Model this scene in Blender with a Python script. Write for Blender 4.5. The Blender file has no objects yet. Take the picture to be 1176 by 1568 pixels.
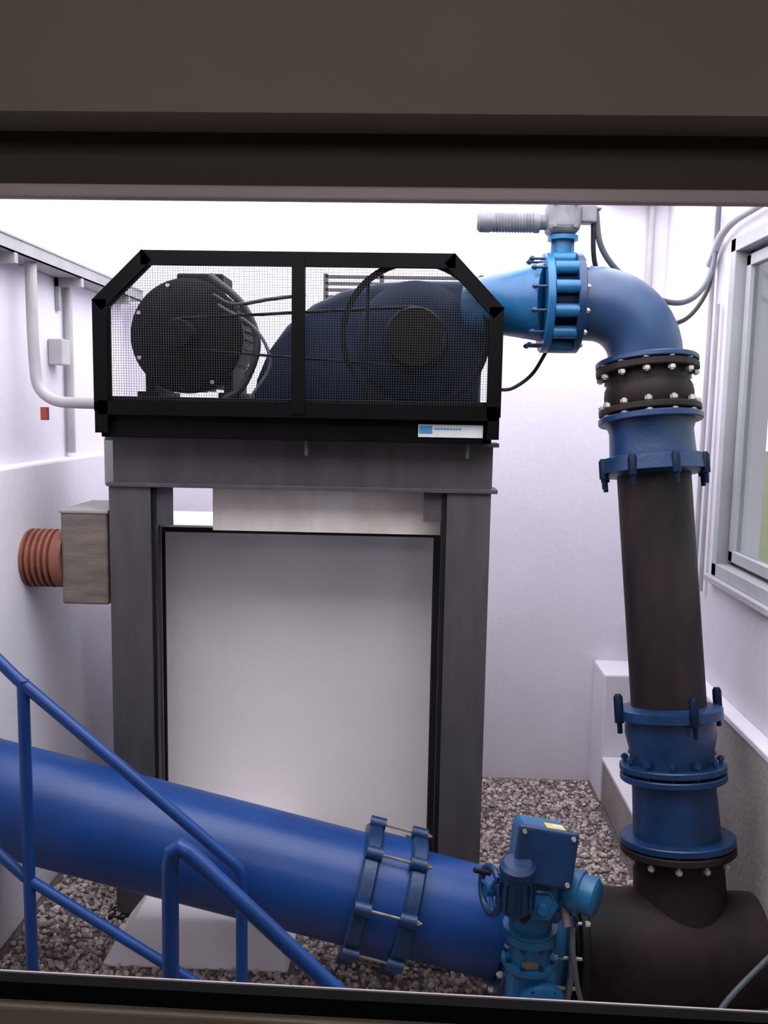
import bpy, math, random
from mathutils import Matrix, Vector
random.seed(4)
scene=bpy.context.scene
scene.view_settings.view_transform='Standard'
V=Vector
# ---------------------------------------------------------------- materials
def mat(name,c1,c2=None,rough=.5,metal=0.0,scale=6.0,bump=0.0,bscale=40.0,detail=6,stretch=None,spec=.5,contrast=(.35,.65)):
    m=bpy.data.materials.new(name); m.use_nodes=True
    n=m.node_tree.nodes; l=m.node_tree.links
    b=n['Principled BSDF']; b.inputs['Roughness'].default_value=rough; b.inputs['Metallic'].default_value=metal
    b.inputs['Specular IOR Level'].default_value=spec
    tc=n.new('ShaderNodeTexCoord'); mp=n.new('ShaderNodeMapping'); l.new(tc.outputs['Object'],mp.inputs[0])
    if stretch: mp.inputs['Scale'].default_value=stretch
    if c2 is None: c2=tuple(x*.8 for x in c1)
    nz=n.new('ShaderNodeTexNoise'); nz.inputs['Scale'].default_value=scale; nz.inputs['Detail'].default_value=detail
    l.new(mp.outputs[0],nz.inputs['Vector'])
    r=n.new('ShaderNodeValToRGB'); r.color_ramp.elements[0].position=contrast[0]; r.color_ramp.elements[1].position=contrast[1]
    r.color_ramp.elements[0].color=(*c2,1); r.color_ramp.elements[1].color=(*c1,1)
    l.new(nz.outputs['Fac'],r.inputs[0]); l.new(r.outputs[0],b.inputs['Base Color'])
    if bump>0:
        n2=n.new('ShaderNodeTexNoise'); n2.inputs['Scale'].default_value=bscale; n2.inputs['Detail'].default_value=5
        l.new(mp.outputs[0],n2.inputs['Vector'])
        bp=n.new('ShaderNodeBump'); bp.inputs['Strength'].default_value=bump; bp.inputs['Distance'].default_value=.01
        l.new(n2.outputs['Fac'],bp.inputs['Height']); l.new(bp.outputs[0],b.inputs['Normal'])
    return m
M={}
M['wall']=mat('white_plaster',(.72,.69,.77),(.68,.65,.73),.85,scale=2.5,bump=.2,bscale=25)
M['block']=mat('block_plaster',(.94,.89,.92),(.90,.85,.88),.85,scale=1.8,bump=.5,bscale=9)
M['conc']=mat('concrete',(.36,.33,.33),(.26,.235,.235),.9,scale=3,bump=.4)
M['gravel_base']=mat('gravel_bed',(.20,.165,.16),(.09,.07,.07),.95,scale=60,bump=.8,bscale=80)
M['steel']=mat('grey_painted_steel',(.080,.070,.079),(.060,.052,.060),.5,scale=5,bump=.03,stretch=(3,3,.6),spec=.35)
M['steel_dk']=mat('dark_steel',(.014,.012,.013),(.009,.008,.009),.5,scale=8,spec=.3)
M['steel_br']=mat('stained_steel',(.86,.80,.77),(.58,.48,.41),.5,scale=2.0,stretch=(2.0,1,.8))
M['black']=mat('black_paint',(.003,.0025,.003),(.002,.002,.002),.5,scale=8,spec=.08)
M['motor']=mat('motor_black',(.002,.002,.004),(.0015,.0015,.003),.55,scale=8,spec=.08)
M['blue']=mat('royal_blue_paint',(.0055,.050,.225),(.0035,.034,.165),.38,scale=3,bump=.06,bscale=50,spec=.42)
M['blue_el']=mat('faded_blue_paint',(.034,.078,.175),(.014,.042,.12),.38,scale=5,bump=.06)
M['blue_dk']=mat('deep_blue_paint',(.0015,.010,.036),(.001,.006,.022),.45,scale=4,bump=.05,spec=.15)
M['blue_lt']=mat('light_blue_paint',(.011,.135,.30),(.007,.08,.22),.36,scale=5,bump=.06)
M['blue_cast']=mat('blue_cast_iron',(.0045,.036,.12),(.003,.022,.075),.4,scale=9,bump=.14)
M['pipe_bk']=mat('bitumen_pipe',(.026,.0165,.018),(.007,.005,.006),.58,scale=4,bump=.25,bscale=30,stretch=(1.3,1.3,.4),spec=.22)
M['rubber']=mat('rubber',(.020,.011,.010),(.010,.007,.007),.6,scale=10,spec=.22)
M['bolt']=mat('galvanised_bolt',(.60,.57,.53),(.38,.35,.33),.35,metal=.4,scale=30)
M['brass']=mat('dull_zinc_rod',(.30,.27,.22),(.18,.155,.13),.45,metal=.6,scale=30)
M['alu']=mat('cast_aluminium',(.22,.22,.25),(.15,.15,.17),.45,metal=.2,scale=20,bump=.08)
M['cable']=mat('grey_cable',(.10,.11,.14),(.07,.08,.10),.5)
M['cable_bk']=mat('black_cable',(.012,.012,.014),None,.5)
M['conduit']=mat('grey_pvc_conduit',(.44,.42,.45),(.36,.34,.36),.5)
M['tray']=mat('grey_tray',(.34,.33,.35),(.28,.27,.29),.5)
M['frame_w']=mat('white_window_frame',(.42,.42,.45),(.38,.38,.41),.4)
M['orange']=mat('rust_duct',(.27,.085,.05),(.16,.06,.045),.7,scale=12)
M['wood']=mat('weathered_box',(.19,.155,.135),(.12,.095,.085),.8,scale=5,stretch=(1,1,5),bump=.3)
M['red']=mat('red_clip',(.35,.05,.03),None,.6)
M['label']=mat('white_label',(.7,.7,.72),None,.5)
M['label_b']=mat('label_blue',(.05,.25,.5),None,.5)
M['yellow']=mat('yellow_sticker',(.75,.6,.12),None,.5)
M['lint_up']=mat('brown_lintel',(.185,.152,.135),(.155,.127,.112),.8,scale=2,bump=.1,bscale=12)
M['lint_dk']=mat('dark_lintel',(.045,.032,.027),(.035,.025,.021),.8,scale=3,stretch=(.4,1,5))
M['lint_tr']=mat('grey_frame_edge',(.40,.34,.37),(.28,.23,.25),.5,scale=3,stretch=(.5,1,5))
M['sill']=mat('brown_sill',(.16,.125,.10),(.13,.10,.08),.7,scale=4)
M['gasket']=mat('black_gasket',(.003,.003,.004),None,.8,spec=.05)
M['room']=mat('dim_room_paint',(.25,.22,.20),(.22,.19,.17),.9,scale=2)
M['grass']=mat('grass_ground',(.16,.20,.08),(.25,.20,.14),.95,scale=1.2)
M['wire']=mat('mesh_wire',(.022,.022,.025),None,.5)
def glassmat():
    m=bpy.data.materials.new('tinted_window_glass'); m.use_nodes=True
    n=m.node_tree.nodes; l=m.node_tree.links; n.clear()
    o=n.new('ShaderNodeOutputMaterial'); t=n.new('ShaderNodeBsdfTransparent'); g=n.new('ShaderNodeBsdfGlossy'); g.inputs['Roughness'].default_value=.03
    mx=n.new('ShaderNodeMixShader'); mx.inputs[0].default_value=.06; t.inputs[0].default_value=(.50,.52,.52,1)  # tint added to dim the overbright view outside, not dust
    l.new(t.outputs[0],mx.inputs[1]); l.new(g.outputs[0],mx.inputs[2]); l.new(mx.outputs[0],o.inputs[0]); return m
M['glass']=glassmat()
def stonemat():
    m=bpy.data.materials.new('gravel_stone'); m.use_nodes=True
    n=m.node_tree.nodes; l=m.node_tree.links; b=n['Principled BSDF']; b.inputs['Roughness'].default_value=.85
    at=n.new('ShaderNodeAttribute'); at.attribute_name='tone'
    r=n.new('ShaderNodeValToRGB'); e=r.color_ramp.elements
    e[0].color=(.22,.17,.16,1); e[1].color=(.70,.60,.57,1); x=e.new(.5); x.color=(.44,.36,.345,1)
    l.new(at.outputs['Fac'],r.inputs[0]); l.new(r.outputs[0],b.inputs['Base Color']); return m
M['stone']=stonemat()
# ---------------------------------------------------------------- mesh helpers
def root(name,parent=None):
    e=bpy.data.objects.new(name,None); scene.collection.objects.link(e); e.empty_display_size=.1
    if parent: e.parent=parent
    return e
def mkobj(name,verts,faces,m,parent=None,smooth=False):
    me=bpy.data.meshes.new(name); me.from_pydata([tuple(v) for v in verts],[],faces); me.update()
    ob=bpy.data.objects.new(name,me); scene.collection.objects.link(ob)
    me.materials.append(M[m])
    if smooth:
        for p in me.polygons: p.use_smooth=True
        try: me.set_sharp_from_angle(angle=math.radians(38))
        except Exception: pass
    if parent: ob.parent=parent
    return ob
def bevel(ob,w,seg=2):
    md=ob.modifiers.new('b','BEVEL'); md.width=w; md.segments=seg; md.limit_method='ANGLE'; return ob
def boxdata(x0,x1,y0,y1,z0,z1):
    v=[(x0,y0,z0),(x1,y0,z0),(x1,y1,z0),(x0,y1,z0),(x0,y0,z1),(x1,y0,z1),(x1,y1,z1),(x0,y1,z1)]
    f=[(0,3,2,1),(4,5,6,7),(0,1,5,4),(1,2,6,5),(2,3,7,6),(3,0,4,7)]; return v,f
def box(name,x0,x1,y0,y1,z0,z1,m,parent=None,bv=0,bs=2):
    v,f=boxdata(x0,x1,y0,y1,z0,z1); o=mkobj(name,v,f,m,parent)
    if bv: bevel(o,bv,bs)
    return o
def boxes(name,lst,m,parent=None,bv=0):
    vs=[];fs=[]
    for b in lst:
        v,f=boxdata(*b); k=len(vs); vs+=v; fs+=[tuple(i+k for i in q) for q in f]
    o=mkobj(name,vs,fs,m,parent)
    if bv: bevel(o,bv)
    return o
def frame(d):
    d=d.normalized(); u=V((0,0,1)) if abs(d.z)<.9 else V((0,1,0))
    a=d.cross(u).normalized(); b=a.cross(d).normalized(); return a,b
def lathe_data(p,d,prof,seg=48,cap=True):
    p=V(p); d=V(d).normalized(); a,b=frame(d); vs=[];fs=[]
    for t,r in prof:
        for i in range(seg):
            w=2*math.pi*i/seg; vs.append(p+d*t+(a*math.cos(w)+b*math.sin(w))*r)
    for j in range(len(prof)-1):
        for i in range(seg):
            k=(i+1)%seg; fs.append((j*seg+i,j*seg+k,(j+1)*seg+k,(j+1)*seg+i))
    if cap:
        fs.append(tuple(range(seg))[::-1]); o=(len(prof)-1)*seg; fs.append(tuple(o+i for i in range(seg)))
    return vs,fs
def lathe(name,p,d,prof,m,parent=None,seg=56,cap=True):
    v,f=lathe_data(p,d,prof,seg,cap); return mkobj(name,v,f,m,parent,True)
def cyl(name,p0,p1,r,m,parent=None,seg=32,r1=None,ch=0):
    p0=V(p0);p1=V(p1);L=(p1-p0).length; r1=r if r1 is None else r1
    prof=[(0,r),(L,r1)] if not ch else [(0,r-ch),(ch,r),(L-ch,r1),(L,r1-ch)]
    return lathe(name,p0,p1-p0,prof,m,parent,seg)
def multi(name,datas,m,parent=None,smooth=True):
    vs=[];fs=[]
    for v,f in datas:
        k=len(vs); vs+=list(v); fs+=[tuple(i+k for i in q) for q in f]
    return mkobj(name,vs,fs,m,parent,smooth)
def bolts(name,c,d,R,n,L,m,parent,r=.013,off=0):
    c=V(c); d=V(d).normalized(); a,b=frame(d); D=[]
    for i in range(n):
        w=2*math.pi*(i+off)/n; q=c+(a*math.cos(w)+b*math.sin(w))*R
        D.append(lathe_data(q-d*L/2,d,[(0,r),(.014,r)],6)); D.append(lathe_data(q+d*(L/2-.014),d,[(0,r),(.014,r)],6))
        D.append(lathe_data(q-d*(L/2+.005),d,[(0,r*.5),(L+.01,r*.5)],8))
    return multi(name,D,m,parent,False)
def flange(name,c,d,r,th,m,parent,nb=12,boltL=None,bm='bolt',rb=None,br=.012,off=.5):
    c=V(c); d=V(d).normalized(); ch=.004
    lathe(name,c-d*th/2,d,[(0,r-ch),(ch,r),(th-ch,r),(th,r-ch)],m,parent)
    if nb: bolts(name+'_bolts',c,d,(rb or r-.026),nb,boltL or th+.028,bm,parent,br,off)
def catmull(pts,n=10):
    P=[V(p) for p in pts]; P=[P[0]*2-P[1]]+P+[P[-1]*2-P[-2]]; out=[]
    for i in range(1,len(P)-2):
        for k in range(n):
            t=k/n; p0,p1,p2,p3=P[i-1:i+3]
            out.append(.5*((2*p1)+(p2-p0)*t+(2*p0-5*p1+4*p2-p3)*t*t+(3*p1-p0-3*p2+p3)*t**3))
    out.append(P[-2]); return out
def sweep(name,pts,r,m,parent=None,seg=16,smooth=True,n=10,radii=None):
    P=catmull(pts,n) if smooth else [V(p) for p in pts]
    N=len(P); vs=[];fs=[]; prev=None
    for i,p in enumerate(P):
        t=(P[min(i+1,N-1)]-P[max(i-1,0)]).normalized()
        if prev is None: a,b=frame(t)
        else:
            a=(prev-t*prev.dot(t)).normalized(); b=a.cross(t)
        prev=a
        rr=radii(i/(N-1)) if radii else r
        for k in range(seg):
            w=2*math.pi*k/seg; vs.append(p+(a*math.cos(w)+b*math.sin(w))*rr)
    for j in range(N-1):
        for i in range(seg):
            k=(i+1)%seg; fs.append((j*seg+i,j*seg+k,(j+1)*seg+k,(j+1)*seg+i))
    fs.append(tuple(range(seg))[::-1]); o=(N-1)*seg; fs.append(tuple(o+i for i in range(seg)))
    return mkobj(name,vs,fs,m,parent,True)
def prism(name,poly,y0,y1,m,parent=None,bv=0):
    n=len(poly); vs=[(x,y0,z) for x,z in poly]+[(x,y1,z) for x,z in poly]
    fs=[tuple(range(n)),tuple(range(2*n-1,n-1,-1))]+[(i,i+n,(i+1)%n+n,(i+1)%n) for i in range(n)]
    o=mkobj(name,vs,fs,m,parent)
    if bv: bevel(o,bv)
    return o
def barpoly(name,pts,w,y0,y1,m,parent,closed=False):
    D=[]; P=[V((x,0,z)) for x,z in pts]; n=len(P)
    for i in range(n if closed else n-1):
        a=P[i]; b=P[(i+1)%n]; d=(b-a).normalized(); s=V((-d.z,0,d.x))*w/2; a2=a-d*w*.25; b2=b+d*w*.25
        q=[a2-s,b2-s,b2+s,a2+s]; vs=[(p.x,y0,p.z) for p in q]+[(p.x,y1,p.z) for p in q]
        D.append((vs,[(0,1,2,3),(7,6,5,4),(0,4,5,1),(1,5,6,2),(2,6,7,3),(3,7,4,0)]))
    return multi(name,D,m,parent,False)
def place(ob,c,rot):
    Rm=Matrix.Translation(V(c))@rot.to_4x4()@Matrix.Translation(-V(c)); ob.data.transform(Rm); return ob

# ---------------------------------------------------------------- room shell (open-topped pit)
XL,XR,YB,YF=-1.65,1.42,5.2,1.24
TOP=3.75
box('floor',XL-.25,XR+.2,YF-.2,YB+.2,-.2,0,'gravel_base')
box('wall_back',XL-.25,XR+.2,YB,YB+.2,0,TOP,'wall')
wl=root('wall_left')
box('lower_wall',XL-.25,XL,YF,YB,0,1.98,'wall',wl,.012)
box('upper_wall',XL-.25,XL-.06,YF,YB,1.98,3.6,'wall',wl)
wr=root('wall_right')
WY0,WY1,WZ0,WZ1=1.6,4.10,1.50,3.02
boxes('wall_panels',[(XR,XR+.2,YF,YB,0,WZ0),(XR,XR+.2,YF,YB,WZ1,3.6),(XR,XR+.2,WY1,YB,WZ0,WZ1),(XR,XR+.2,YF,WY0,WZ0,WZ1)],'wall',wr)
box('lower_ledge',XR-.07,XR,YF,YB,0,.955,'conc',wr)  # face colour darkened to stand in for shade; top keeps wall colour
box('lower_ledge_cap',XR-.075,XR,YF,YB,.955,.985,'wall',wr,.006)
box('corner_block',1.12,XR-.07,4.9,YB,0,.76,'wall',wr,.01)
box('floor_curb',1.13,XR-.07,4.05,4.9,0,.25,'conc',wr,.01)
box('floor_curb_cap',1.125,XR-.07,4.045,4.9,.25,.275,'wall',wr,.006)
win=root('window_1')
fw=.06
boxes('outer_frame',[(XR-.015,XR+.08,WY0,WY1,WZ0,WZ0+fw),(XR-.015,XR+.08,WY0,WY1,WZ1-fw,WZ1),(XR-.015,XR+.08,WY1-fw,WY1,WZ0,WZ1),(XR-.015,XR+.08,WY0,WY0+fw,WZ0,WZ1)],'frame_w',win,.004)
g=fw+.02
boxes('sash',[(XR+.03,XR+.07,WY0+g,WY1-g,WZ0+g,WZ0+g+.05),(XR+.03,XR+.07,WY0+g,WY1-g,WZ1-g-.05,WZ1-g),(XR+.03,XR+.07,WY1-g-.05,WY1-g,WZ0+g,WZ1-g),(XR+.03,XR+.07,WY0+g,WY0+g+.05,WZ0+g,WZ1-g),(XR+.03,XR+.07,2.6,2.66,WZ0+g,WZ1-g)],'frame_w',win,.004)
box('pane',XR+.048,XR+.052,WY0+g,WY1-g,WZ0+g,WZ1-g,'glass',win)
boxes('sash_gap',[(XR+.055,XR+.075,WY0+fw,WY1-fw,WZ0+fw,WZ0+g),(XR+.055,XR+.075,WY0+fw,WY1-fw,WZ1-g,WZ1-fw),(XR+.055,XR+.075,WY1-g,WY1-fw,WZ0+fw,WZ1-fw)],'steel',win)
box('sill_board',XR-.04,XR+.02,WY0-.02,WY1+.03,WZ0-.03,WZ0,'frame_w',win,.004)
box('ground_outside',XR+.2,30,-12,30,.9,1.0,'grass')

wf=root('wall_front')
tilt=Matrix.Rotation(math.radians(1.0),3,'Y')
box('sill_wall',XL-.25,XR+.2,1.22,1.44,-.2,1.15,'sill',wf)
place(box('sill_frame',XL-.25,XR+.2,1.17,1.215,1.0,1.363,'sill',wf,.004),(0,1.2,1.385),tilt)
place(box('sill_gasket',XL-.25,XR+.2,1.185,1.205,1.363,1.391,'gasket',wf),(0,1.2,1.385),tilt)
place(box('sill_glazing_bead',XL-.25,XR+.2,1.207,1.210,1.363,1.392,'lint_tr',wf),(0,1.2,1.385),tilt)
place(box('sill_edge',XL-.25,.2,1.11,1.125,1.0,1.352,'lint_up',wf,.004),(0,1.2,1.385),Matrix.Rotation(math.radians(1.6),3,'Y'))
box('lintel_upper',XL-.25,XR+.2,1.12,1.40,2.605,3.3,'lint_up',wf)
box('lintel_recess',XL-.25,XR+.2,1.20,1.22,2.538,2.606,'lint_dk',wf)
box('lintel_frame_edge',XL-.25,XR+.2,1.197,1.215,2.520,2.538,'lint_tr',wf,.003)
box('jamb_left',XL-.25,-.95,1.20,1.40,1.0,2.606,'lint_dk',wf)
box('jamb_right',.95,XR+.2,1.20,1.40,1.0,2.606,'lint_dk',wf)
op=root('wall_operator_room')
boxes('operator_walls',[(-2.0,-1.9,-2.0,1.12,.55,3.3),(1.62,1.72,-2.0,1.12,.55,3.3),(-2.0,1.72,-2.1,-2.0,.55,3.3),(-2.0,1.72,-2.0,1.14,3.25,3.35),(-2.0,1.72,-2.0,1.17,.5,.6),(-1.9,1.62,1.12,1.17,.55,1.0)],'room',op)

# gravel
def gravel():
    t=(1+5**.5)/2
    iv=[V(p).normalized() for p in [(-1,t,0),(1,t,0),(-1,-t,0),(1,-t,0),(0,-1,t),(0,1,t),(0,-1,-t),(0,1,-t),(t,0,-1),(t,0,1),(-t,0,-1),(-t,0,1)]]
    iff=[(0,11,5),(0,5,1),(0,1,7),(0,7,10),(0,10,11),(1,5,9),(5,11,4),(11,10,2),(10,7,6),(7,1,8),(3,9,4),(3,4,2),(3,2,6),(3,6,8),(3,8,9),(4,9,5),(2,4,11),(6,2,10),(8,6,7),(9,8,1)]
    vs=[];fs=[];tone=[]
    for s in range(22000):
        x=random.uniform(XL+.03,XR-.10); y=random.uniform(2.6,YB-.03)
        if (-1.20<x<-.42 and 3.25<y<4.25) or (x>1.10 and y>4.02) or (-1.36<x<.36 and y>4.24): continue
        r=random.uniform(.006,.015); rot=Matrix.Rotation(random.random()*6.28,3,V((random.random(),random.random(),random.random()+.1)).normalized())
        k=len(vs); sc=V((random.uniform(.8,1.4),random.uniform(.8,1.3),random.uniform(.6,.95)))
        for p in iv:
            q=rot@V((p.x*sc.x,p.y*sc.y,p.z*sc.z))*r*random.uniform(.85,1.15); vs.append((x+q.x,y+q.y,max(0.0005,r*.5+q.z+random.random()*.001)))
        fs+=[tuple(i+k for i in f) for f in iff]; tone+=[random.random()]*12
    me=bpy.data.meshes.new('gravel'); me.from_pydata(vs,[],fs); me.update()
    at=me.attributes.new('tone','FLOAT','POINT'); at.data.foreach_set('value',tone)
    ob=bpy.data.objects.new('gravel',me); scene.collection.objects.link(ob); me.materials.append(M['stone'])
gravel()

# ---------------------------------------------------------------- concrete block & plinth
cb=root('concrete_block')
box('block',-1.36,.32,4.28,4.85,0,1.655,'block',cb,.03)
o=mkobj('sloped_footing',[(-1.21,3.25,0),(-.45,3.25,0),(-.45,4.28,0),(-1.21,4.28,0),(-1.10,3.36,.15),(-.52,3.36,.15),(-.52,4.28,.15),(-1.10,4.28,.15)],[(0,3,2,1),(4,5,6,7),(0,1,5,4),(1,2,6,5),(2,3,7,6),(3,0,4,7)],'block',cb); bevel(o,.01)

# ---------------------------------------------------------------- steel frame
sf=root('steel_support_frame')
def hcol(name,x0,x1,y0,y1,z0,z1,m='steel'):
    xm=(x0+x1)/2; t=.012
    boxes(name,[(x0,x1,y0,y0+t,z0,z1),(x0,x1,y1-t,y1,z0,z1),(xm-.005,xm+.005,y0+t,y1-t,z0,z1)],m,sf,.002)
hcol('column_front_left',-1.26,-1.085,3.60,3.76,0.015,1.91)
hcol('column_front_right',.145,.325,3.60,3.76,0.015,1.91)
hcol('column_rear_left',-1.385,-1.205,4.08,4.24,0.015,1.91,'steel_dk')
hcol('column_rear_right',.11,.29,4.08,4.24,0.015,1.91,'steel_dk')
boxes('column_inner_channels',[(-1.085,-1.07,3.62,3.66,0.02,1.90),(.125,.145,3.62,3.66,0.02,1.90)],'steel_dk',sf)
boxes('base_plates',[(x0-.03,x1+.03,y0-.03,y1+.03,0,.015) for x0,x1,y0,y1 in [(-1.26,-1.085,3.6,3.76),(.145,.325,3.6,3.76),(.11,.29,4.08,4.24)]],'steel_dk',sf)
boxes('front_beam',[(-1.25,.33,3.63,3.645,1.92,2.10),(-1.265,.35,3.585,3.72,1.905,1.922),(-1.265,.35,3.585,3.72,2.095,2.112)],'steel',sf,.002)
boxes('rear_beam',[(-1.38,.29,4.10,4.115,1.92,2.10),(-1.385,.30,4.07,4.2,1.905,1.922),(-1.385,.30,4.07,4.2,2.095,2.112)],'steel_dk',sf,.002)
boxes('side_beams',[(-1.2,-1.185,3.72,4.1,1.92,2.10),(.23,.245,3.72,4.1,1.92,2.10)],'steel',sf)
boxes('stained_plate',[(-.855,.125,3.735,3.745,1.71,1.93)],'steel_br',sf)
boxes('lower_rear_tie',[(-1.2,.12,4.09,4.16,1.645,1.67)],'steel_dk',sf,.004)
boxes('corner_gussets',[(-1.075,-1.0,3.63,3.64,1.74,1.905),(.05,.14,3.63,3.64,1.78,1.905)],'steel',sf)
multi('beam_bolts',[lathe_data((x,3.60,z),(0,-1,0),[(0,.016),(.02,.016)],6) for x in (-.43,.22) for z in (2.075,2.13)]+[lathe_data((x,3.55,2.05),(0,0,1),[(0,.008),(.1,.008)],8) for x in (-.43,.22)],'steel',sf,False)
# ---------------------------------------------------------------- machine skid
sk=root('blower_skid')
boxes('skid_base',[(-1.25,.31,3.50,3.54,2.112,2.275),(-1.25,.31,4.2,4.24,2.112,2.275),(-1.25,-1.21,3.5,4.24,2.112,2.275),(.27,.31,3.5,4.24,2.112,2.275),(-1.25,.31,3.54,4.2,2.235,2.25)],'black',sk,.004)
box('nameplate',.02,.275,3.494,3.50,2.135,2.185,'label',sk)
box('nameplate_logo',.024,.075,3.492,3.494,2.15,2.18,'label_b',sk)
boxes('nameplate_text',[(.085+i*.012,.085+i*.012+.008,3.4925,3.494,2.165,2.172) for i in range(9)],'label_b',sk)
# ---------------------------------------------------------------- guard
gd=root('belt_guard')
gp=[(-1.235,2.23),(-1.235,2.635),(-1.055,2.81),(.135,2.81),(.312,2.625),(.312,2.23)]
barpoly('front_bars',gp,.055,3.46,3.485,'black',gd,True)
barpoly('middle_bar',[(-.455,2.23),(-.455,2.81)],.05,3.455,3.485,'black',gd)
barpoly('rear_bars',gp,.02,3.56,3.57,'black',gd,False)
for i,(x,z) in enumerate(gp): box('depth_bar_%d'%i,x-.012,x+.012,3.48,3.57,z-.012,z+.012,'black',gd)
boxes('diag_plate',[(.29,.335,3.46,3.50,2.13,2.25),(-1.26,-1.21,3.46,3.50,2.13,2.25)],'black',gd)
def zr(x):
    if x<-1.055: return 2.635+(x+1.235)/.18*.175
    if x>.135: return 2.81-(x-.135)/.177*.185
    return 2.81
D=[]; w=.0006; x=-1.21
while x<.30:
    D.append(boxdata(x-w,x+w,3.488,3.4892,2.25,zr(x))); x+=.0100
z=2.255
while z<2.80:
    a=-1.22 if z<2.635 else -1.235+(z-2.635)/.175*.18; b=.30 if z<2.625 else .312-(z-2.625)/.185*.177
    D.append(boxdata(a,b,3.4892,3.4904,z-w,z+w)); z+=.0100
multi('wire_mesh',D,'wire',gd,False)
# ---------------------------------------------------------------- motor
mo=root('electric_motor')
lathe('motor_body',(-.97,3.76,2.535),(0,1,0),[(0,.10),(0,.225),(.012,.242),(.03,.242),(.03,.215),(.40,.215),(.42,.19),(.45,.12)],'motor',mo)
D=[]
for i in range(36):
    a=2*math.pi*i/36; c,s=math.cos(a),math.sin(a); r0,r1=.21,.232
    q=[(-.97+c*r+s*h, y, 2.535+s*r-c*h) for y in (3.80,4.14) for r in (r0,r1) for h in (-.003,.003)]
    D.append((q,[(0,1,3,2),(4,6,7,5),(0,4,5,1),(2,3,7,6),(0,2,6,4),(1,5,7,3)]))
multi('cooling_fins',D,'motor',mo,False)
lathe('drive_pulley',(-.97,3.60,2.535),(0,1,0),[(0,.03),(0,.055),(.02,.06),(.05,.05),(.06,.06),(.09,.05),(.1,.06),(.12,.055),(.16,.05)],'motor',mo)
multi('face_bolts',[lathe_data((-.97+.222*math.cos(a),3.765,2.535+.222*math.sin(a)),(0,-1,0),[(0,.009),(.012,.009)],6) for a in [math.radians(d) for d in (25,110,155,205,300)]],'bolt',mo,False)
boxes('terminal_box',[(-1.02,-.82,3.80,4.0,2.74,2.80)],'motor',mo,.008)
boxes('motor_feet',[(-1.19,-1.10,3.78,4.15,2.25,2.30),(-.84,-.75,3.78,4.15,2.25,2.30),(-1.16,-1.12,3.80,4.12,2.29,2.45),(-.82,-.78,3.80,4.12,2.29,2.45)],'motor',mo,.005)
# ---------------------------------------------------------------- blower
bl=root('centrifugal_blower')
arc=[(-.70,2.25),(-.68,2.36),(-.63,2.48),(-.55,2.59),(-.44,2.68),(-.31,2.74),(-.16,2.775),(.0,2.785),(.18,2.785),(.30,2.775),(.34,2.72),(.34,2.62),(.31,2.56),(.29,2.45),(.28,2.25)]
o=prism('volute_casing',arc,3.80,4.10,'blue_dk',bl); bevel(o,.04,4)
for p in o.data.polygons: p.use_smooth=True
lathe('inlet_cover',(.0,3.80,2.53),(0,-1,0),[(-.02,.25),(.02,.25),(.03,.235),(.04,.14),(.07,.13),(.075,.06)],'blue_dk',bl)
cx,cz=.0,2.535
lathe('belt_wheel_rim',(cx,3.585,cz),(0,1,0),[(0,.280),(0,.302),(.035,.302),(.035,.280),(0,.280)],'black',bl,64,False)
boxes('rim_stays',[(cx-.20,cx-.185,3.60,3.61,2.25,2.77)],'black',bl)
lathe('driven_pulley',(cx,3.60,cz),(0,1,0),[(0,.04),(0,.115),(.015,.12),(.03,.105),(.045,.12),(.06,.105),(.07,.12),(.08,.11),(.20,.05)],'black',bl)
for i,y in enumerate((3.625,3.655)):
    sweep('drive_belt_top_%d'%i,[(-.975,y,2.595),(-.5,y,2.625),(.0,y,2.655)],.005,'black',bl,8,False)
    sweep('drive_belt_bottom_%d'%i,[(-.975,y,2.475),(-.5,y,2.445),(0,y,2.415)],.005,'black',bl,8,False)
boxes('rear_louver_slats',[(-.42,.30,4.16,4.19,z,z+.012) for z in (2.66,2.69,2.72,2.75,2.78,2.81,2.84)]+[(-.43,-.41,4.16,4.19,2.26,2.86),(-.17,-.15,4.16,4.19,2.26,2.86),(.29,.31,4.16,4.19,2.26,2.86)],'steel',bl)
sweep('motor_cable',[(-.86,3.72,2.78),(-.72,3.72,2.66),(-.66,3.72,2.5),(-.72,3.72,2.33),(-.80,3.72,2.27)],.016,'cable_bk',bl,12)
sweep('sensor_cable',[(-.84,3.7,2.70),(-.75,3.68,2.66),(-.6,3.66,2.68),(-.45,3.66,2.70)],.008,'cable_bk',bl,10)
sweep('loop_cable',[(-.82,3.7,2.66),(-.66,3.68,2.56),(-.6,3.68,2.42),(-.68,3.68,2.28)],.007,'cable',bl,10)

# ---------------------------------------------------------------- discharge pipe
dp=root('discharge_pipe')
Y0=3.60
lathe('outlet_cone',(.22,Y0+.12,2.675),V((.28,-.12,.0)),[(0,.10),(.30,.152),(.33,.152)],'blue_lt',dp)
flange('cone_flange',(.515,Y0,2.672),(1,0,0),.195,.03,'blue_lt',dp,12,.14,'blue_cast',.172,.011)
lathe('valve_body',(.535,Y0,2.672),(1,0,0),[(0,.155),(.005,.155),(.005,.150),(.075,.150),(.075,.155),(.08,.155)],'blue_dk',dp)
multi('valve_lugs',[lathe_data((.53,Y0+.172*math.cos(a),2.672+.172*math.sin(a)),(1,0,0),[(0,.026),(.09,.026)],12) for a in [math.pi*2*(i+.5)/12 for i in range(12)]],'blue_lt',dp)
flange('elbow_flange',(.632,Y0,2.672),(1,0,0),.195,.03,'blue_cast',dp,12,.05,'bolt',.172,.011)
er=.145
path=[(.645,Y0,2.675),(.70,Y0,2.672)]
cxx,czz,Rr=.70,2.45,.222
for i in range(1,15):
    a=math.pi/2*(1-i/14); path.append((cxx+Rr*math.cos(a),Y0,czz+Rr*math.sin(a)))
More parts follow.
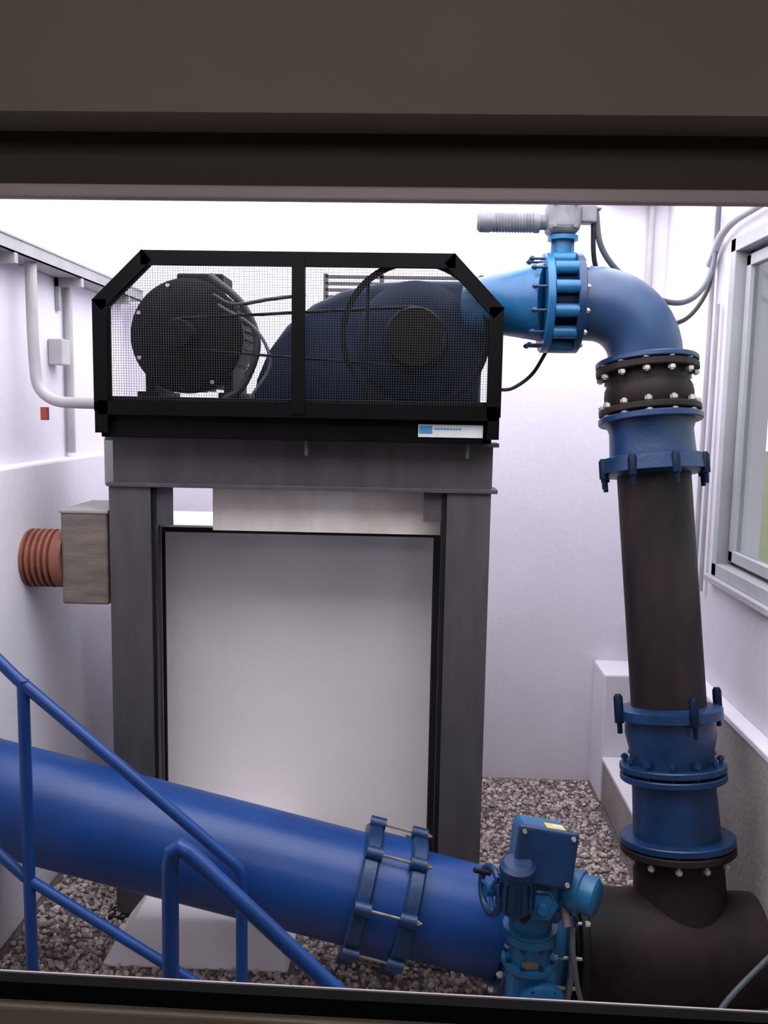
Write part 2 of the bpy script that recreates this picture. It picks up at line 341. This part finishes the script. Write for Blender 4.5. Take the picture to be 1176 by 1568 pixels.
path.append((.927,Y0,2.42))
sweep('elbow',path,er,'blue_el',dp,48,False)
cyl('actuator_neck',(.575,Y0,2.84),(.575,Y0,2.93),.032,'blue_lt',dp)
cyl('neck_flange',(.575,Y0,2.915),(.575,Y0,2.932),.06,'blue_lt',dp,24)
multi('neck_ribs',[boxdata(.53,.62,Y0-.006,Y0+.006,2.84,2.915)],'blue_lt',dp,False)
box('actuator_body',.505,.635,Y0-.07,Y0+.07,2.935,3.07,'alu',dp,.03,4)
multi('actuator_cover_bolts',[lathe_data((x,Y0-.07,z),(0,-1,0),[(0,.009),(.01,.009)],6) for x in (.53,.61) for z in (2.96,3.045)],'alu',dp,False)
lathe('actuator_top',(.57,Y0,3.06),(0,0,1),[(0,.06),(.03,.06),(.05,.035),(.14,.03)],'alu',dp)
lathe('actuator_cylinder',(.51,Y0,2.985),(-1,0,0),[(0,.030),(.03,.030),(.03,.042)]+[(.05+i*.012+dx,.042 if dx<.005 else .038) for i in range(14) for dx in (0,.006)]+[(.23,.042),(.265,.040),(.275,.03)],'alu',dp)
boxes('actuator_switch_box',[(.635,.70,Y0-.03,Y0+.03,2.98,3.05),(.69,.72,Y0-.02,Y0+.02,3.03,3.045)],'alu',dp,.008)

# ---------------------------------------------------------------- riser
rp=root('riser_pipe')
A0=V((.927,3.60,2.45)); A1=V((1.060,3.25,.52)); ax=(A1-A0).normalized()
def at(z): return A0+(A1-A0)*((A0.z-z)/(A0.z-A1.z))
def seg(name,z0,z1,r0,m,r1=None):
    return cyl(name,at(z0),at(z1),r0,m,rp,56,r1)
flange('flange_top_a',at(2.442),ax,.200,.022,'blue_cast',rp,0)
flange('flange_top_b',at(2.412),ax,.200,.028,'pipe_bk',rp,12,.062,'bolt',.183,.015)
seg('spool_black_upper',2.40,2.25,.160,'rubber')
lathe('rubber_bulge',at(2.36),ax,[(0,.16),(.02,.170),(.05,.174),(.08,.170),(.10,.16)],'rubber',rp)
flange('flange_mid_a',at(2.252),ax,.198,.026,'pipe_bk',rp,12,.062,'bolt',.183,.015)
flange('flange_mid_b',at(2.218),ax,.202,.026,'blue_cast',rp,0)
lathe('coupling_neck',at(2.21),ax,[(0,.175),(.04,.162),(.11,.165),(.15,.168)],'blue_cast',rp)
lathe('coupling_ring',at(2.075),ax,[(0,.18),(.008,.205),(.065,.21),(.075,.185)],'blue_cast',rp)
def lugs(name,c,R,n,L,m,off=0,r=.018):
    c=V(c); a,b=frame(ax); D=[]
    for i in range(n):
        w=2*math.pi*(i+off)/n; q=c+(a*math.cos(w)+b*math.sin(w))*R
        D.append(lathe_data(q-ax*L/2,ax,[(0,r*.6),(.012,r),(L-.02,r),(L-.02,r*.55),(L+.02,r*.55)],10))
    multi(name,D,m,rp)
lugs('coupling_lugs',at(2.02),.205,8,.10,'blue_dk',.2)
seg('black_pipe',2.03,1.10,.142,'pipe_bk')
lathe('lower_coupling_ring',at(1.115),ax,[(0,.165),(.01,.200),(.045,.200),(.055,.17)],'blue_cast',rp)
lugs('lower_coupling_lugs',at(1.105),.205,4,.13,'blue_dk',.12)
lathe('lower_coupling_body',at(1.07),ax,[(0,.168),(.06,.172),(.12,.160),(.19,.155)],'blue_cast',rp)
flange('lower_flange_a',at(.885),ax,.200,.026,'blue_cast',rp,12,.08,'blue_cast',.178,.014)
flange('lower_flange_b',at(.850),ax,.200,.026,'blue_cast',rp,0)
seg('blue_spool',.85,.60,.155,'blue_cast',.165)
flange('base_flange_a',at(.615),ax,.215,.028,'blue_cast',rp,0)
flange('base_flange_b',at(.582),ax,.215,.028,'pipe_bk',rp,12,.08,'bolt',.195,.013)
# ---------------------------------------------------------------- black tee
tp=root('cast_iron_tee_pipe')
cyl('tee_branch',at(.60),(1.075,3.215,.24),.165,'pipe_bk',tp,48,.18)
cyl('tee_run',(.62,3.17,.232),(1.345,3.2,.212),.203,'pipe_bk',tp,64)
flange('tee_flange',(.655,3.17,.232),(1,0,-.03),.245,.03,'pipe_bk',tp,0)
# ---------------------------------------------------------------- blue main pipe
bp=root('water_main_pipe')
B0=V((-1.648,3.15,.776)); B1=V((.42,3.15,.29)); bx=(B1-B0).normalized()
def ab(x): return B0+(B1-B0)*((x-B0.x)/(B1.x-B0.x))
cyl('pipe',B0,ab(-.10),.203,'blue',bp,72)
cyl('pipe_after_coupling',ab(-.08),ab(.36),.193,'blue',bp,72)
lathe('coupling_sleeve',ab(-.18),bx,[(0,.205),(.02,.222),(.20,.222),(.22,.205)],'blue',bp,64)
for i,x in enumerate((-.19,-.02)):
    lathe('coupling_ring_%d'%i,ab(x),bx,[(0,.215),(0,.236),(.008,.244),(.052,.244),(.06,.236),(.06,.215)],'blue_cast',bp,64)
a,b=frame(bx); D=[];D2=[]
for i in range(8):
    w=2*math.pi*(i+.35)/8; q=ab(-.08)+(a*math.cos(w)+b*math.sin(w))*.250
    D.append(lathe_data(q-bx*.10,bx,[(0,.005),(.235,.005)],8)); D.append(lathe_data(q+bx*.116,bx,[(0,.010),(.010,.010)],6))
    for s in (-.08,.085): D2.append(lathe_data(q+bx*(s-.03),bx,[(0,.024),(.06,.024)],12))
multi('tie_rods',D,'brass',bp,False); multi('coupling_ears',D2,'blue_cast',bp)
# ---------------------------------------------------------------- motorised valve
mv=root('motorized_butterfly_valve')
flange('flange_left',ab(.385),bx,.250,.03,'blue_cast',mv,12,.06,'bolt',.225,.012)
lathe('valve_ring',(.40,3.155,.285),(1,0,-.1),[(0,.20),(.02,.215),(.17,.215),(.19,.20)],'blue_lt',mv)
flange('flange_right',(.60,3.165,.25),(1,0,-.05),.245,.022,'alu',mv,12,.13,'bolt',.222,.014)
Yv=2.86
ma=root('actuator_assembly',mv); ma.location=(.012,0,-.045)
box('gearbox',.355,.53,Yv-.02,Yv+.12,.20,.375,'blue_lt',ma,.035,4)
lathe('gearbox_cover',(.475,Yv-.015,.25),(0,-1,0),[(0,.085),(.03,.085),(.04,.07),(.045,.03),(.06,.025)],'blue_lt',ma)
multi('gearbox_cover_bolts',[lathe_data((.475+.072*math.cos(k),Yv-.045,.25+.072*math.sin(k)),(0,-1,0),[(0,.008),(.008,.008)],6) for k in [i*math.pi/3 for i in range(6)]],'blue_cast',ma,False)
cyl('gearbox_shaft_housing',(.45,Yv+.1,.33),(.45,3.02,.33),.06,'blue_cast',ma)
lathe('neck',(.435,Yv+.05,.36),(0,0,1),[(0,.098),(.02,.098),(.02,.075),(.10,.068),(.10,.095),(.128,.095)],'blue_lt',ma,12)
multi('neck_bolts',[lathe_data((.435+.085*math.cos(k),Yv+.05+.085*math.sin(k),zz),(0,0,1),[(0,.009),(.014,.009)],6) for k in [(i+.5)*math.pi/4 for i in range(8)] for zz in (.38,.445)],'blue_cast',ma,False)
box('neck_label',.40,.455,Yv-.03,Yv-.022,.385,.41,'brass',ma)
lathe('gear_drum',(.435,Yv+.05,.488),(0,0,1),[(0,.09),(.015,.095),(.015,.075),(.08,.075),(.08,.09),(.10,.09)],'blue_lt',ma)
box('actuator_body',.365,.53,Yv-.04,Yv+.13,.57,.715,'blue_lt',ma,.035,4)
lathe('control_cover',(.455,Yv-.03,.635),(-.05,-1,.12),[(0,.058),(.03,.058),(.035,.05),(.05,.046),(.055,.02),(.075,.018)],'blue_lt',ma,6)
lathe('hand_knob',(.40,Yv-.045,.60),(-.2,-1,.1),[(0,.018),(.02,.02),(.045,.014)],'steel_dk',ma,16)
lathe('sight_dial',(.50,Yv-.04,.595),(0,-1,0),[(0,.022),(.018,.022),(.022,.016)],'blue_cast',ma,20)
rt=Matrix.Rotation(math.radians(8),3,'Y')@Matrix.Rotation(math.radians(-12),3,'X')
pv=(.45,Yv,.8)
place(box('electronics_housing',.365,.55,Yv-.05,Yv+.14,.715,.885,'blue_lt',ma,.03,4),pv,rt)
place(box('housing_lid',.355,.560,Yv-.072,Yv-.048,.705,.895,'blue_cast',ma,.012,3),pv,rt)
place(multi('lid_bolts',[lathe_data((x,Yv-.072,z),(0,-1,0),[(0,.008),(.01,.008)],6) for x in (.375,.54) for z in (.725,.875)],'bolt',ma,False),pv,rt)
place(box('warning_sticker',.46,.525,Yv-.02,Yv+.05,.884,.8862,'yellow',ma),pv,rt)
place(box('sticker_panel',.485,.520,Yv+.0,Yv+.04,.8865,.887,'label',ma),pv,rt)
lathe('ribbed_motor',(.365,Yv-.06,.62),(0,-.15,1),[(0,.045),(.02,.062),(.13,.056),(.15,.056),(.155,.060),(.175,.060),(.188,.045)],'blue_cast',ma,32)
D=[]
for i in range(14):
    w=2*math.pi*i/14; c,s=math.cos(w),math.sin(w); q=[]
    for zz in (.64,.745):
        for r in (.05,.067):
            for h in (-.003,.003): q.append((.365+c*r+s*h,Yv-.06-(zz-.62)*.15+s*r-c*h,zz))
    D.append((q,[(0,1,3,2),(4,6,7,5),(0,4,5,1),(2,3,7,6),(0,2,6,4),(1,5,7,3)]))
multi('motor_ribs',D,'blue_cast',ma,False)
lathe('side_motor',(.52,Yv+.03,.665),(.9,-.5,-.05),[(0,.05),(.04,.05),(.04,.068),(.055,.072),(.085,.072),(.09,.064),(.135,.064),(.145,.050)],'blue_lt',ma,40)
cyl('cable_gland',(.53,Yv-.01,.64),(.545,Yv-.05,.56),.016,'alu',ma,12)
cyl('cable_gland_b',(.50,Yv+.03,.60),(.585,Yv+.0,.54),.018,'blue_cast',ma,12)
hw=V((.285,Yv-.02,.665)); hd=V((-1,-.35,.1)).normalized(); ha,hb=frame(hd)
ring=[hw+(ha*math.cos(t)+hb*math.sin(t))*.075 for t in [2*math.pi*i/32 for i in range(33)]]
sweep('handwheel_rim',ring,.012,'blue_cast',ma,12,False)
for i in range(3):
    t=2*math.pi*i/3; cyl('handwheel_spoke_%d'%i,hw,hw+(ha*math.cos(t)+hb*math.sin(t))*.075,.007,'blue_lt',ma,10)
cyl('handwheel_hub',hw+hd*.02,hw-hd*.12,.02,'blue_lt',ma,20)
cyl('crank_handle',hw+hb*.06+hd*.01,hw+hb*.075+hd*.07,.009,'steel_dk',ma,12)
sweep('valve_cable',[(.56,Yv-.02,.58),(.57,Yv-.06,.45),(.60,Yv-.08,.30),(.68,Yv-.1,.17),(.80,Yv-.1,.075)],.009,'cable',ma,12)
pc2=root('power_cable')
sweep('floor_cable',[(.80,2.76,.03),(.98,2.80,.05),(1.12,2.86,.22),(1.25,2.9,.34),(1.34,2.92,.42)],.010,'cable',pc2,12)
# ---------------------------------------------------------------- handrails
h1=root('stair_handrail'); r=.0195; Y=2.7
sweep('top_rail',[(-1.62,Y,1.66),(-1.36,Y,1.47),(-1.25,Y,1.36),(-1.22,Y,1.335),(-.9,Y,1.06),(-.56,Y,.765)],r,'blue',h1,16,False)
cyl('post_upper',(-1.235,Y,0),(-1.235,Y,1.36),r,'blue',h1,20)
sweep('post_lower',[(-.56,Y,.765),(-.54,Y,.745),(-.532,Y,.72),(-.53,Y,.60),(-.53,Y,0)],r,'blue',h1,16,False)
sweep('mid_rail',[(-1.62,Y,1.03),(-1.25,Y,.69),(-.53,Y,.24)],r*.9,'blue',h1,16,False)
h2=root('stair_handrail.001'); r=.0235; Y=2.3
sweep('rail_and_post',[(-.66,Y,0),(-.655,Y,.5),(-.652,Y,.97),(-.645,Y,1.01),(-.625,Y,1.025),(-.60,Y,1.01),(-.16,Y,.59),(.2,Y,.25),(.2,Y,0)],r,'blue',h2,20,False)
# ---------------------------------------------------------------- wall services
ct=root('cable_tray')
boxes('tray',[(-1.705,-1.58,1.5,5.15,2.83,2.836),(-1.586,-1.58,1.5,5.15,2.83,2.89),(-1.705,-1.70,1.5,5.15,2.83,2.89),(-1.60,-1.575,1.5,5.15,2.885,2.893)],'tray',ct)
boxes('brackets',[(-1.708,-1.58,y,y+.03,2.79,2.83) for y in (2.4,3.5,4.2,4.9)]+[(-1.708,-1.69,y,y+.03,2.68,2.83) for y in (2.4,3.5,4.2,4.9)],'tray',ct)
cd=root('electrical_conduit')
sweep('conduit',[(-1.625,3.75,2.83),(-1.625,3.75,2.6),(-1.62,3.75,2.42),(-1.60,3.74,2.31),(-1.53,3.73,2.255),(-1.42,3.72,2.245),(-1.27,3.72,2.245)],.024,'conduit',cd,20)
sweep('conduit_branch',[(-1.685,4.3,2.83),(-1.685,4.3,2.3),(-1.685,4.3,2.0)],.02,'conduit',cd,14)
boxes('clips',[(-1.58,-1.555,3.70,3.73,2.17,2.225),(-1.31,-1.29,3.70,3.73,2.17,2.225)],'red',cd)
box('junction_box',-1.708,-1.64,4.1,4.2,2.42,2.54,'conduit',cd,.006)
box('perforated_strip',-1.31,-1.268,3.70,3.705,1.90,2.10,'tray',cd)
vd=root('ventilation_duct')
lathe('corrugated_sleeve',(-1.648,3.72,1.575),(1,0,0),[(0,.126),(.010,.126),(.013,.106),(.022,.106),(.025,.126),(.036,.126),(.039,.106),(.048,.106),(.051,.126),(.062,.126),(.065,.106),(.074,.106),(.077,.126),(.088,.126),(.091,.106),(.100,.106),(.103,.126),(.114,.126),(.117,.106),(.126,.106),(.129,.126),(.172,.126)],'orange',vd,40)
box('duct_box',-1.475,-1.275,3.62,4.0,1.395,1.79,'wood',vd,.01)
box('duct_box_top',-1.48,-1.27,3.615,4.005,1.785,1.80,'conc',vd,.004)
rc=root('vertical_conduit')
sweep('conduit_a',[(1.395,4.30,3.4),(1.395,4.30,1.3)],.012,'conduit',rc,12,False)
sweep('conduit_b',[(1.395,4.20,2.75),(1.395,4.20,1.4)],.010,'conduit',rc,12,False)
sweep('conduit_c',[(1.32,5.17,3.7),(1.32,5.17,2.9)],.02,'conduit',rc,12,False)
sweep('overhead_conduit',[(1.395,4.35,2.95),(1.38,4.1,3.07),(1.38,3.6,3.09),(1.38,2.0,3.09)],.018,'conduit',rc,14)
pc=root('power_cable.001')
sweep('cable_1',[(.70,3.6,3.03),(.73,3.62,2.90),(.82,3.66,2.80),(.98,3.75,2.72),(1.15,3.9,2.72),(1.30,4.1,2.82),(1.385,4.25,2.98),(1.39,4.25,3.2)],.012,'cable',pc,12)
sweep('cable_2',[(.69,3.6,3.0),(.72,3.65,2.82),(.85,3.8,2.70),(1.0,3.9,2.63),(1.2,4.05,2.66),(1.36,4.25,2.82),(1.39,4.28,3.0)],.010,'cable_bk',pc,12)
sweep('cable_3',[(.55,3.72,2.5),(.50,3.8,2.40),(.42,3.8,2.34),(.35,3.75,2.33)],.008,'cable_bk',pc,12)
box('roof_eave',1.05,1.38,5.05,5.2,3.44,3.5,'steel_dk')
# ---------------------------------------------------------------- light, world, camera
ld=bpy.data.lights.new('lintel_fill_light','AREA'); ld.energy=38; ld.size=1.2; ld.color=(1,.94,.90)  # added unseen fill light that brightens the lintel and sill
lo=bpy.data.objects.new('lintel_fill_light',ld); scene.collection.objects.link(lo); lo.location=(0,-.6,3.2); lo.rotation_euler=(math.radians(18),0,0)
w=bpy.data.worlds.new('World'); scene.world=w; w.use_nodes=True
nt=w.node_tree; bg=nt.nodes['Background']; bg.inputs[0].default_value=(.96,.95,1.0,1); bg.inputs[1].default_value=5.2
cam=bpy.data.cameras.new('camera'); co=bpy.data.objects.new('camera',cam); scene.collection.objects.link(co)
cam.sensor_fit='VERTICAL'; cam.sensor_height=24; cam.sensor_width=18; cam.lens=24*1900/2212; cam.clip_start=.02
Rm=(Matrix.Rotation(math.radians(1.8),3,'Z')@Matrix.Rotation(math.radians(90-6.8),3,'X')@Matrix.Rotation(math.radians(1.0),3,'Z'))
co.matrix_world=Matrix.Translation((0,0,2.25))@Rm.to_4x4()
scene.camera=co
